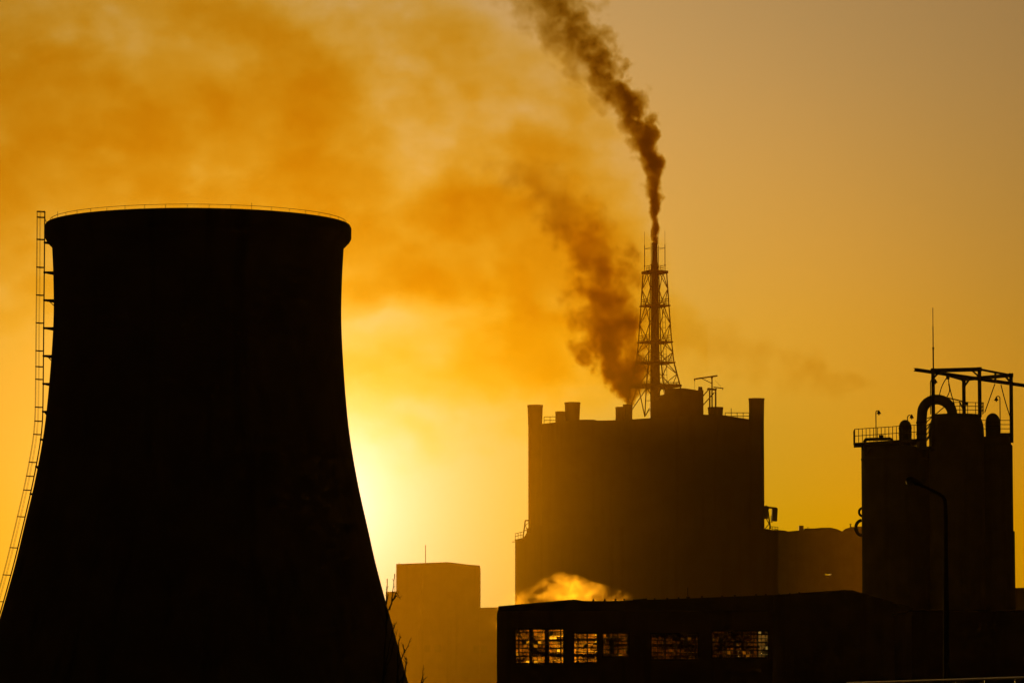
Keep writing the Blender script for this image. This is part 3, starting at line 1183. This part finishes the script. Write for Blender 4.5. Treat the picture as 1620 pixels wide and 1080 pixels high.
yard_lamp('gooseneck lamp standing free on the railed platform above the low pipe', 1386.8, 649.5, 704, 1391.5, 652.6, yd + 1.0)
yard_lamp('short gooseneck lamp between the platform vessel and the bent duct', 1436.8, 656.5, 704, 1443.5, 659.2, yd + 2.5)
yard_lamp('gooseneck lamp hugging the crane post under the tall mast', 1473.6, 600, 655, 1481.5, 603.5, posts[0][1] - .6)
yard_lamp('gooseneck lamp behind the vessel by the end crane post, hood facing the tank', 1583.6, 626.5, 684, 1577.8, 631.5, c3[1] - .5)

# ------------------------------------------------------------------ street lamp
KD = 92.0


def kp(px, py):
    return P(px, py, KD)


k0 = kp(1496, 900)
kl = thing('street_lamp', 'tall black street lamp with a curved arm and drooping head before the silos', 'street lamp', (k0.x, KD, 1.5))
mb = MB()
mb.tube([(k0.x, KD, 1.48), (k0.x, KD, kp(0, 1000).z), kp(1496.2, 850), kp(1496, 806)], [.075, .06, .046, .042], 14)
mb.build('pole', M_STEEL, kl, smooth=True)
mb = MB()
mb.tube([kp(1496, 806.2), kp(1495.8, 797), kp(1494.6, 790), kp(1491.5, 785), kp(1486, 781), kp(1474, 775), kp(1455, 766.5)], [.042, .040, .036, .033, .031, .030, .028], 12)
mb.build('arm', M_STEEL, kl, smooth=True)
hd = MB()
dirv = (kp(1431, 758.5) - kp(1458, 768)).normalized()
upv = dirv.cross(Vector((0, 1, 0))).normalized()
if upv.z < 0:
    upv = -upv
st_, n_ = kp(1459, 767.6), 14
secs = [(0, .028, .03, .0), (.03, .05, .055, .0), (.08, .065, .09, .005), (.16, .082, .12, .012), (.25, .088, .13, .018), (.32, .07, .11, .018), (.37, .035, .06, .012), (.385, .01, .02, .008)]
vs, fs = [], []
for (d_, hh, ww, off) in secs:
    c_ = st_ + dirv * d_ + upv * off
    for k in range(n_):
        an_ = 2 * math.pi * k / n_
        hq = hh * (1.0 if math.sin(an_) > 0 else .62)
        vs.append(c_ + upv * hq * math.sin(an_) + Vector((0, 1, 0)) * ww * math.cos(an_))
for i in range(len(secs) - 1):
    for k in range(n_):
        a_, b_ = i * n_ + k, i * n_ + (k + 1) % n_
        fs.append((a_, b_, b_ + n_, a_ + n_))
fs += [tuple(reversed(range(n_))), tuple((len(secs) - 1) * n_ + k for k in range(n_))]
hd.add(vs, fs)
head = hd.build('lamp_head', M_STEEL, kl, smooth=True)
gl = MB()
vs, fs = [], []
gs = [(.17, .01, .03), (.20, .045, .09), (.28, .055, .10), (.33, .045, .08), (.355, .01, .03)]
for (d_, hh, ww) in gs:
    c_ = st_ + dirv * d_ - upv * .035
    for k in range(n_):
        an_ = 2 * math.pi * k / n_
        vs.append(c_ + upv * hh * math.sin(an_) + Vector((0, 1, 0)) * ww * math.cos(an_))
for i in range(len(gs) - 1):
    for k in range(n_):
        a_, b_ = i * n_ + k, i * n_ + (k + 1) % n_
        fs.append((a_, b_, b_ + n_, a_ + n_))
fs += [tuple(reversed(range(n_))), tuple((len(gs) - 1) * n_ + k for k in range(n_))]
gl.add(vs, fs)
gl.build('lamp_glass', M_GALV, head, smooth=True)

# guard rail on the embankment
gr = thing('crash_barrier', 'low metal crash barrier catching light below the street lamp', 'crash barrier', (P(1500, 1080, 84).x, 84, 1.5))
mb = MB()
ga, gb = P(1340, 1080.2, 96.0), P(1690, 1069, 76.0)
d = (gb - ga)
mb.tube([ga, gb], .026, 10)
mb.build('top_rail', M_GALV, gr, smooth=True)
mb = MB()
for zo, yo in ((-.13, 0), (-.175, -.03), (-.23, .015), (-.28, -.03), (-.33, 0)):
    mb.bar(ga + Vector((0, yo, zo)), gb + Vector((0, yo, zo)), .07, .05)
mb.build('beam', M_STEEL, gr)
for k in range(8):
    q = ga.lerp(gb, (k + .5) / 8)
    mb = MB()
    mb.box((q.x - .05, q.y + .07, 1.48), (q.x + .05, q.y + .17, q.z - .03))
    mb.build('post', M_GALV, gr)

# ------------------------------------------------------------------ bare trees by the tower foot
def bare_tree(label, base_px, D, shoots, trunk_h):
    x0_ = X(base_px, D)
    t = thing('bare_tree', label, 'tree', (x0_, D, 0), 'leafless saplings beside the cooling tower')
    tr = MB()
    b0 = Vector((x0_, D, -.05))
    fork = Vector((x0_ + .05, D, trunk_h))
    tr.tube([b0, b0.lerp(fork, .5) + Vector((.06, 0, 0)), fork], [.07, .055, .045], 10)
    tr.build('trunk', M_BARK, t, smooth=True)
    cr = MB()
    for pts in shoots:
        w3 = [P(a, b, D + c) for a, b, c in pts]
        w3 = [fork] + w3 if len(pts[0]) == 3 and pts[0][1] > 1040 else w3
        n = len(w3)
        # subdivide and jitter
        fine_, rad_ = [], []
        for i in range(n - 1):
            for j in range(4):
                u = j / 4
                q_ = w3[i].lerp(w3[i + 1], u)
                if j:
                    q_ += Vector((rng.uniform(-.012, .012), rng.uniform(-.02, .02), rng.uniform(-.008, .008)))
                fine_.append(q_)
        fine_.append(w3[-1])
        for i in range(len(fine_)):
            rad_.append(.022 * (1 - i / (len(fine_) - 1)) + .006)
        cr.tube(fine_, rad_, 6)
        # buds / stubby twigs near the tip
        for i in range(len(fine_) // 2, len(fine_) - 1, 2):
            q_ = fine_[i]
            sgn = rng.choice((-1, 1))
            cr.tube([q_, q_ + Vector((sgn * rng.uniform(.03, .07), rng.uniform(-.05, .05), rng.uniform(.05, .12)))], [.008, .004], 5)
    cr.build('crown', M_BARK, t, smooth=True)
    return t


bare_tree('leafless sapling with clubbed twigs poking past the cooling tower edge', 606, 120,
          [[(606, 1075, 0), (609, 1020, .1), (614, 965, .1), (622, 948, 0), (626, 937, 0), (631, 942, .1), (633, 948, .1)],
           [(616, 964, .1), (620, 950, .2), (622, 930, .2), (624, 907, .2)],
           [(621, 949, 0), (627, 942, .1), (630, 944, .1)],
           [(611, 1000, .1), (611, 950, .3), (612, 915, .3)],
           [(611, 955, .3), (613, 945, .3), (615, 939, .2)],
           [(606, 1075, 0), (616, 1020, -.1), (622, 995, -.1), (625, 984, 0)],
           [(620, 1002, -.1), (624, 990, -.2), (627, 984, -.2)],
           [(606, 1075, 0), (620, 1030, .2), (625, 1008, .2), (629, 995, .2)]], 2.2)
bare_tree('leafless sapling with long forked shoots low beside the cooling tower', 628, 112,
          [[(628, 1079, 0), (630, 1030, 0), (631, 1014, .1), (633, 1007, .1), (635, 1008, .1)],
           [(629, 1060, 0), (637, 1037, .1), (644, 1024, .1), (651, 1008, .1)],
           [(640, 1032, .1), (639, 1026, .1), (638, 1018, .1)],
           [(632, 1079, 0), (641, 1066, 0), (642, 1048, 0), (640.5, 1040, 0)],
           [(641.6, 1056, 0), (643.5, 1044, .1), (642, 1038, .1)]], 2.3)
bare_tree('leafless sapling showing one thin lone shoot at the lower picture edge', 667, 116,
          [[(667, 1079, 0), (669, 1068, 0), (670, 1051, 0)], [(668.5, 1078, 0), (671, 1074, 0), (673.5, 1071, 0)]], 2.4)

# ------------------------------------------------------------------ smoke, steam and haze


def plume(name, label, D, rows, axis, K, sig, k_warp=0.7, k_edge=0.9, soft=0.5, nscale=0.9, detail=4.0, ky=1.0, S=80.0,
          scat=None, aniso=0.5, margin=1.3, step=0.3, gap=0.0, seed=0.0, kind=None, cat='smoke', rough=0.58, nring=20, lean=0.0, iso=.3, puff=None, stretch=(1, 1, 1), fade=.2):
    """rows: (px, py, radius px, optical strength) along the plume, all at distance D.
    axis 'Z': rows go upwards; axis 'X': rows go towards -x. The mesh is the plume's own outline."""
    mp = D / F_PX
    W = [(P(px, py, D), rp * mp, s) for px, py, rp, s in rows]
    org = W[0][0].copy()
    L = [(p - org, r, s) for p, r, s in W]
    # domain mesh
    mb = MB()
    ring, fs = [], []
    for i, (p, r, s) in enumerate(L):
        rr_ = r * margin
        for k in range(nring):
            a = 2 * math.pi * k / nring
            if axis == 'Z':
                ring.append(p + Vector((rr_ * math.cos(a), rr_ * ky * math.sin(a), 0)))
            else:
                ring.append(p + Vector((0, rr_ * ky * math.cos(a), rr_ * math.sin(a))))
    for i in range(len(L) - 1):
        for k in range(nring):
            a, b = i * nring + k, i * nring + (k + 1) % nring
            fs.append((a, b, b + nring, a + nring))
    fs.append(tuple(reversed(range(nring))))
    fs.append(tuple((len(L) - 1) * nring + k for k in range(nring)))
    if axis == 'X':                     # outward normals: a volume needs to know its inside
        fs = [tuple(reversed(f)) for f in fs]
    mb.add([v + org for v in ring], fs)
    m = bpy.data.materials.new(name)
    m.use_nodes = True
    m.node_tree.nodes.clear()
    t = NT(m.node_tree)
    out = t.n('ShaderNodeOutputMaterial')
    co = t.n('ShaderNodeTexCoord').outputs['Object']
    sp = t.n('ShaderNodeSeparateXYZ')
    t.put(sp.inputs[0], co)
    ix, ic = (2, 0) if axis == 'Z' else (0, 2)
    q0, q1 = L[0][0][ix], L[-1][0][ix]
    tt = t.m('DIVIDE', t.m('SUBTRACT', sp.outputs[ix], q0), q1 - q0, clamp=True)
    ramp = t.n('ShaderNodeValToRGB')
    ramp.color_ramp.interpolation = 'LINEAR'
    el = ramp.color_ramp.elements
    wacc, ws_ = 0.0, [0.0]
    for (p, r, s), (p2, r2_, s2_) in zip(L[:-1], L[1:]):
        wacc += (p2 - p).length / (0.5 * (r + r2_))
        ws_.append(wacc)
    # resample with a smooth curve
    NS = 30
    pos = [(p[ix] - q0) / (q1 - q0) for p, r, s in L]

    def interp(u, vals):
        for i in range(len(pos) - 1):
            if u <= pos[i + 1] + 1e-9:
                f = (u - pos[i]) / max(1e-9, pos[i + 1] - pos[i])
                i0, i3 = max(i - 1, 0), min(i + 2, len(pos) - 1)
                h = pos[i + 1] - pos[i]
                m1 = (vals[i + 1] - vals[i0]) / max(1e-9, pos[i + 1] - pos[i0]) * h
                m2 = (vals[i3] - vals[i]) / max(1e-9, pos[i3] - pos[i]) * h
                return ((2 * f ** 3 - 3 * f ** 2 + 1) * vals[i] + (f ** 3 - 2 * f ** 2 + f) * m1
                        + (-2 * f ** 3 + 3 * f ** 2) * vals[i + 1] + (f ** 3 - f ** 2) * m2)
        return vals[-1]
    cvals, rvals, svals = [p[ic] for p, r, s in L], [r for p, r, s in L], [s for p, r, s in L]
    for i in range(NS):
        u = i / (NS - 1)
        c4 = (interp(u, cvals) / (2 * S) + .5, max(.02, interp(u, rvals)) / S, max(0, interp(u, svals)), interp(u, ws_) / wacc)
        e_ = el[i] if i < 2 else el.new(u)
        if i < 2:
            e_.position = u
        e_.color = c4
    # positions of the two default elements can reorder: sort out by rewriting
    for i, e_ in enumerate(sorted(el, key=lambda q: q.position)):
        u = e_.position
        e_.color = (interp(u, cvals) / (2 * S) + .5, max(.02, interp(u, rvals)) / S, max(0, interp(u, svals)), interp(u, ws_) / wacc)
    t.put(ramp.inputs[0], tt)
    sc = t.n('ShaderNodeSeparateColor')
    t.put(sc.inputs[0], ramp.outputs[0])
    cc = t.m('MULTIPLY', t.m('SUBTRACT', sc.outputs[0], .5), 2 * S)
    rad = t.m('MULTIPLY', sc.outputs[1], S)
    ww = t.m('MULTIPLY', ramp.outputs[1], wacc)
    u1 = t.m('DIVIDE', t.m('SUBTRACT', sp.outputs[ic], cc), rad)
    u2 = t.m('DIVIDE', sp.outputs[1], t.m('MULTIPLY', rad, ky))
    cb = t.v('ADD', t.v('MULTIPLY', co, tuple(iso * k for k in stretch)), (seed, seed * 1.7, seed * .6))
    ns = t.noise(cb, nscale, detail, rough)
    sn = t.n('ShaderNodeSeparateColor')
    t.put(sn.inputs[0], ns.outputs['Color'])
    v1 = t.m('MULTIPLY_ADD', t.m('SUBTRACT', sn.outputs[0], .5), 2.8 * k_warp, u1)
    v2 = t.m('MULTIPLY_ADD', t.m('SUBTRACT', sn.outputs[1], .5), 2.8 * k_warp, u2)
    q = t.m('SQRT', t.m('ADD', t.m('MULTIPLY', v1, v1), t.m('MULTIPLY', v2, v2)))
    # keep the density inside the outline
    q = t.m('MAXIMUM', q, t.m('MULTIPLY', t.m('SQRT', t.m('ADD', t.m('MULTIPLY', u1, u1), t.m('MULTIPLY', u2, u2))), 1 / (margin * .98)))
    q = t.m('MULTIPLY_ADD', t.m('SUBTRACT', sn.outputs[2], .5), 2.8 * k_edge, q)
    if puff:                            # rounded billows with creases between them
        vo = t.n('ShaderNodeTexVoronoi', voronoi_dimensions='3D', feature='F1')
        warp = t.v('ADD', cb, t.v('SCALE', t.v('SUBTRACT', ns.outputs['Color'], (.5, .5, .5)), 1.1))
        t.put(vo.inputs['Vector'], warp)
        vo.inputs['Scale'].default_value = puff[1]
        vo.inputs['Detail'].default_value = 2.0
        vo.inputs['Roughness'].default_value = .5
        q = t.m('MULTIPLY_ADD', t.m('SUBTRACT', vo.outputs['Distance'], .45), puff[0], q)
    dens = t.smooth(t.m('SUBTRACT', 1.0 - gap, q), 0.0, soft)
    dens = t.m('MULTIPLY', dens, t.m('MULTIPLY', t.m('DIVIDE', sc.outputs[2], rad), K))
    dd = t.m('SQRT', t.m('ADD', t.m('MULTIPLY', u1, u1), t.m('MULTIPLY', u2, u2)))
    dens = t.m('MULTIPLY', dens, t.smooth(t.m('SUBTRACT', 1.0, t.m('MULTIPLY', dd, 1 / (margin * .95))), 0.0, fade))
    if lean:                            # the windward side is denser than the trailing one
        dens = t.m('MULTIPLY', dens, t.m('MULTIPLY_ADD', t.smooth(u1, -.75, .35), lean, 1 - lean))
    ab = t.n('ShaderNodeVolumeAbsorption')
    ab.inputs[0].default_value = (1 - sig[0], 1 - sig[1], 1 - sig[2], 1)
    t.put(ab.inputs[1], dens)
    last = ab.outputs[0]
    if scat:
        vs_ = t.n('ShaderNodeVolumeScatter')
        vs_.inputs['Color'].default_value = (*scat[:3], 1)
        vs_.inputs['Anisotropy'].default_value = aniso
        t.put(vs_.inputs['Density'], t.m('MULTIPLY', dens, scat[3]))
        ad = t.n('ShaderNodeAddShader')
        t.put(ad.inputs[0], last)
        t.put(ad.inputs[1], vs_.outputs[0])
        last = ad.outputs[0]
    t.put(out.inputs['Volume'], last)
    m.cycles.volume_step_rate = step
    ob = mb.build(name, m, base=org)
    tag(ob, label, cat, kind=kind)
    return ob


plume('chimney_smoke', 'dark brown smoke column curving away as it rises from the lattice flue', LY,
      [(1036.5, 386, 6.5, .8), (1036, 372, 8, 1.0), (1036, 350, 11, 1.1), (1034.5, 325, 15, 1.1), (1033, 295, 20, 1.1), (1027, 262, 25, 1.1), (1017, 225, 31, 1.1),
       (996, 182, 42, 1.02), (974, 150, 51, .95), (950, 118, 61, .82), (922, 85, 69, .7), (896, 52, 78, .6), (870, 15, 88, .52), (842, -25, 98, .45), (812, -70, 108, .38)],
      'Z', 6.4, (.31, .43, 1.0), k_warp=.8, k_edge=.3, soft=.42, nscale=1.0, detail=6, rough=.55, S=40, step=.3, seed=3.0, margin=1.4, lean=.65, iso=.30, puff=(.85, .95), gap=-.2)
plume('vent_smoke', 'ragged dark smoke billowing from the roof vents beside the lattice tower', BD + 6,
      [(998, 641, 15, .7), (998, 622, 29, 1.15), (994, 602, 43, 1.25), (981, 579, 57, 1.2), (968, 550, 61, .95), (964, 520, 65, .75), (960, 485, 66, .6), (958, 450, 64, .5), (955, 420, 60, .45),
       (935, 385, 62, .3), (905, 350, 66, .22), (868, 305, 70, .14), (820, 255, 74, .05)],
      'Z', 6.2, (.34, .48, 1.0), k_warp=.75, k_edge=.95, soft=.75, nscale=1.0, detail=6, rough=.6, S=40, step=.3, seed=11.0, margin=1.35, gap=-.42, iso=.26, puff=(.95, 1.05))
plume('smoke_bank', 'broad drifting bank of orange smoke trailing over the cooling tower', 800.0,
      [(1120, 560, 50, .08), (1060, 500, 120, .2), (1000, 430, 190, .55), (920, 370, 260, .95), (820, 345, 290, 1.0), (700, 290, 340, 1.0), (560, 240, 360, 1.0), (400, 205, 360, .95),
       (240, 200, 365, .95), (100, 200, 370, .95), (-40, 200, 375, .9), (-160, 200, 380, .85), (-300, 195, 375, .5), (-430, 190, 365, .0)],
      'X', 6.0, (.11, .20, 1.0), k_warp=.45, k_edge=2.0, soft=.95, nscale=1.0, detail=8, rough=.62, ky=.5, S=80, step=.4, seed=41.3, kind='stuff', margin=1.3, nring=32, scat=(1.0, .62, .06, .006), aniso=.8,
      gap=-.06, iso=.055, stretch=(.8, 1, 1.1), fade=.42)
plume('smoke_wisp', 'faint brown smoke wisp fading out beyond the plant roof crane', 770.0,
      [(1390, 610, 14, .2), (1340, 600, 30, .6), (1290, 590, 42, .8), (1230, 580, 46, .7), (1160, 560, 55, .7), (1100, 540, 60, .7), (1060, 530, 50, .3)],
      'X', .6, (.18, .32, 1.0), k_warp=.6, k_edge=1.2, soft=.9, nscale=1.0, detail=5, S=40, step=.5, seed=21.0, iso=.22)
plume('low_smoke', 'thin golden smoke drifting low between the plant and the cooling tower', 860.0,
      [(1010, 560, 60, .3), (960, 560, 110, .7), (880, 560, 150, 1.0), (760, 560, 180, 1.0), (620, 560, 200, .8), (460, 560, 200, .45), (250, 560, 200, .25), (80, 560, 200, .15), (-100, 560, 200, .0)],
      'X', 3.0, (.07, .14, 1.0), k_warp=.45, k_edge=1.9, soft=1.1, nscale=1.0, detail=6, rough=.6, ky=.5, S=80, step=.5, seed=8.1, kind='stuff', margin=1.3, nring=32,
      gap=-.05, iso=.055, stretch=(.8, 1, 1.1), fade=.5, scat=(1.0, .72, .12, .012), aniso=.75)
plume('steam_cloud', 'bright sunlit steam puff curling up behind the workshop roof', 330.0,
      [(902, 1075, 70, 1.0), (900, 1040, 95, 1.0), (900, 1000, 118, 1.0), (905, 972, 124, .95), (908, 955, 118, .9), (905, 944, 98, .85), (899, 931, 68, .75), (893, 918, 42, .55), (889, 904, 22, .25)],
      'Z', 1.0, (.01, .03, .08), k_warp=.8, k_edge=1.75, soft=1.3, nscale=1.0, detail=8, rough=.68, S=20, step=.25, seed=2.0, scat=(1, .56, .06, 1.7), aniso=.82, cat='steam', iso=.62, puff=(.75, 1.8), gap=.04, stretch=(.8, 1, 1.2))
plume('added_window_steam', 'dim steam added behind the workshop to make its windows glow', 312.0,  # added below the roofline, scatters sunlight to brighten the far windows
      [(1235, 1035, 30, .3), (1200, 1030, 40, .7), (1120, 1028, 42, .5), (1040, 1026, 42, .45), (980, 1024, 42, .4)],
      'X', 1.0, (.01, .03, .08), k_warp=.8, k_edge=1.3, soft=1.2, nscale=1.0, detail=5, rough=.6, S=20, step=.5, seed=4.0, scat=(1, .50, .05, .10), aniso=.82, cat='steam', iso=.75, gap=.0)

# lit industrial haze pooled round the plant
hb = MB()
hc = P(850, 1133, 605.0)
NL, NA = 10, 40
for i in range(NL + 1):
    ph_ = R(90) * i / NL
    for k in range(NA):
        a = 2 * math.pi * k / NA
        hb.v.append(Vector((hc.x + 92 * math.cos(a) * math.cos(ph_), hc.y + 195 * math.sin(a) * math.cos(ph_), -.5 + 112 * math.sin(ph_))))
for i in range(NL):
    for k in range(NA):
        a, b = i * NA + k, i * NA + (k + 1) % NA
        hb.f.append((a, b, b + NA, a + NA))
hb.f.append(tuple(reversed(range(NA))))
hb.f.append(tuple(NL * NA + k for k in range(NA)))
mh = bpy.data.materials.new('plant_smoke')
mh.use_nodes = True
mh.node_tree.nodes.clear()
t = NT(mh.node_tree)
o_ = t.n('ShaderNodeOutputMaterial')
co = t.n('ShaderNodeTexCoord').outputs['Object']
dn = t.v('LENGTH', t.v('DIVIDE', co, (92.0, 195.0, 112.0)))
fo_ = t.m('SUBTRACT', 1.0, dn, clamp=True)
nz = t.noise(co, .035, 3, .55)
de = t.m('MULTIPLY', t.m('POWER', fo_, 1.5), t.m('MULTIPLY_ADD', t.smooth(nz.outputs[0], .3, .7), .4, .8))
pv = t.n('ShaderNodeVolumeScatter')
pv.inputs['Color'].default_value = (1.0, .54, .01, 1)
t.put(pv.inputs['Density'], t.m('MULTIPLY', de, .0043))
pv.inputs['Anisotropy'].default_value = .45
t.put(o_.inputs['Volume'], pv.outputs[0])
mh.cycles.volume_step_rate = 1.0
tag(hb.build('ground_smoke', mh, base=(hc.x, hc.y, 0)), 'thin sunlit smoke pooled round the plant building', 'smoke', kind='stuff')

hz_m = bpy.data.materials.new('haze')
hz_m.use_nodes = True
hz_m.node_tree.nodes.clear()
t = NT(hz_m.node_tree)
o_ = t.n('ShaderNodeOutputMaterial')
pv = t.n('ShaderNodeVolumePrincipled')
pv.inputs['Color'].default_value = (1.0, .72, .15, 1)
pv.inputs['Density'].default_value = .000030
pv.inputs['Anisotropy'].default_value = .5
t.put(o_.inputs['Volume'], pv.outputs[0])
h = MB()
h.box((-300, -60, -1), (300, 1200, 175))
tag(h.build('haze', hz_m), 'thin brown evening haze over the works', 'haze', kind='stuff')
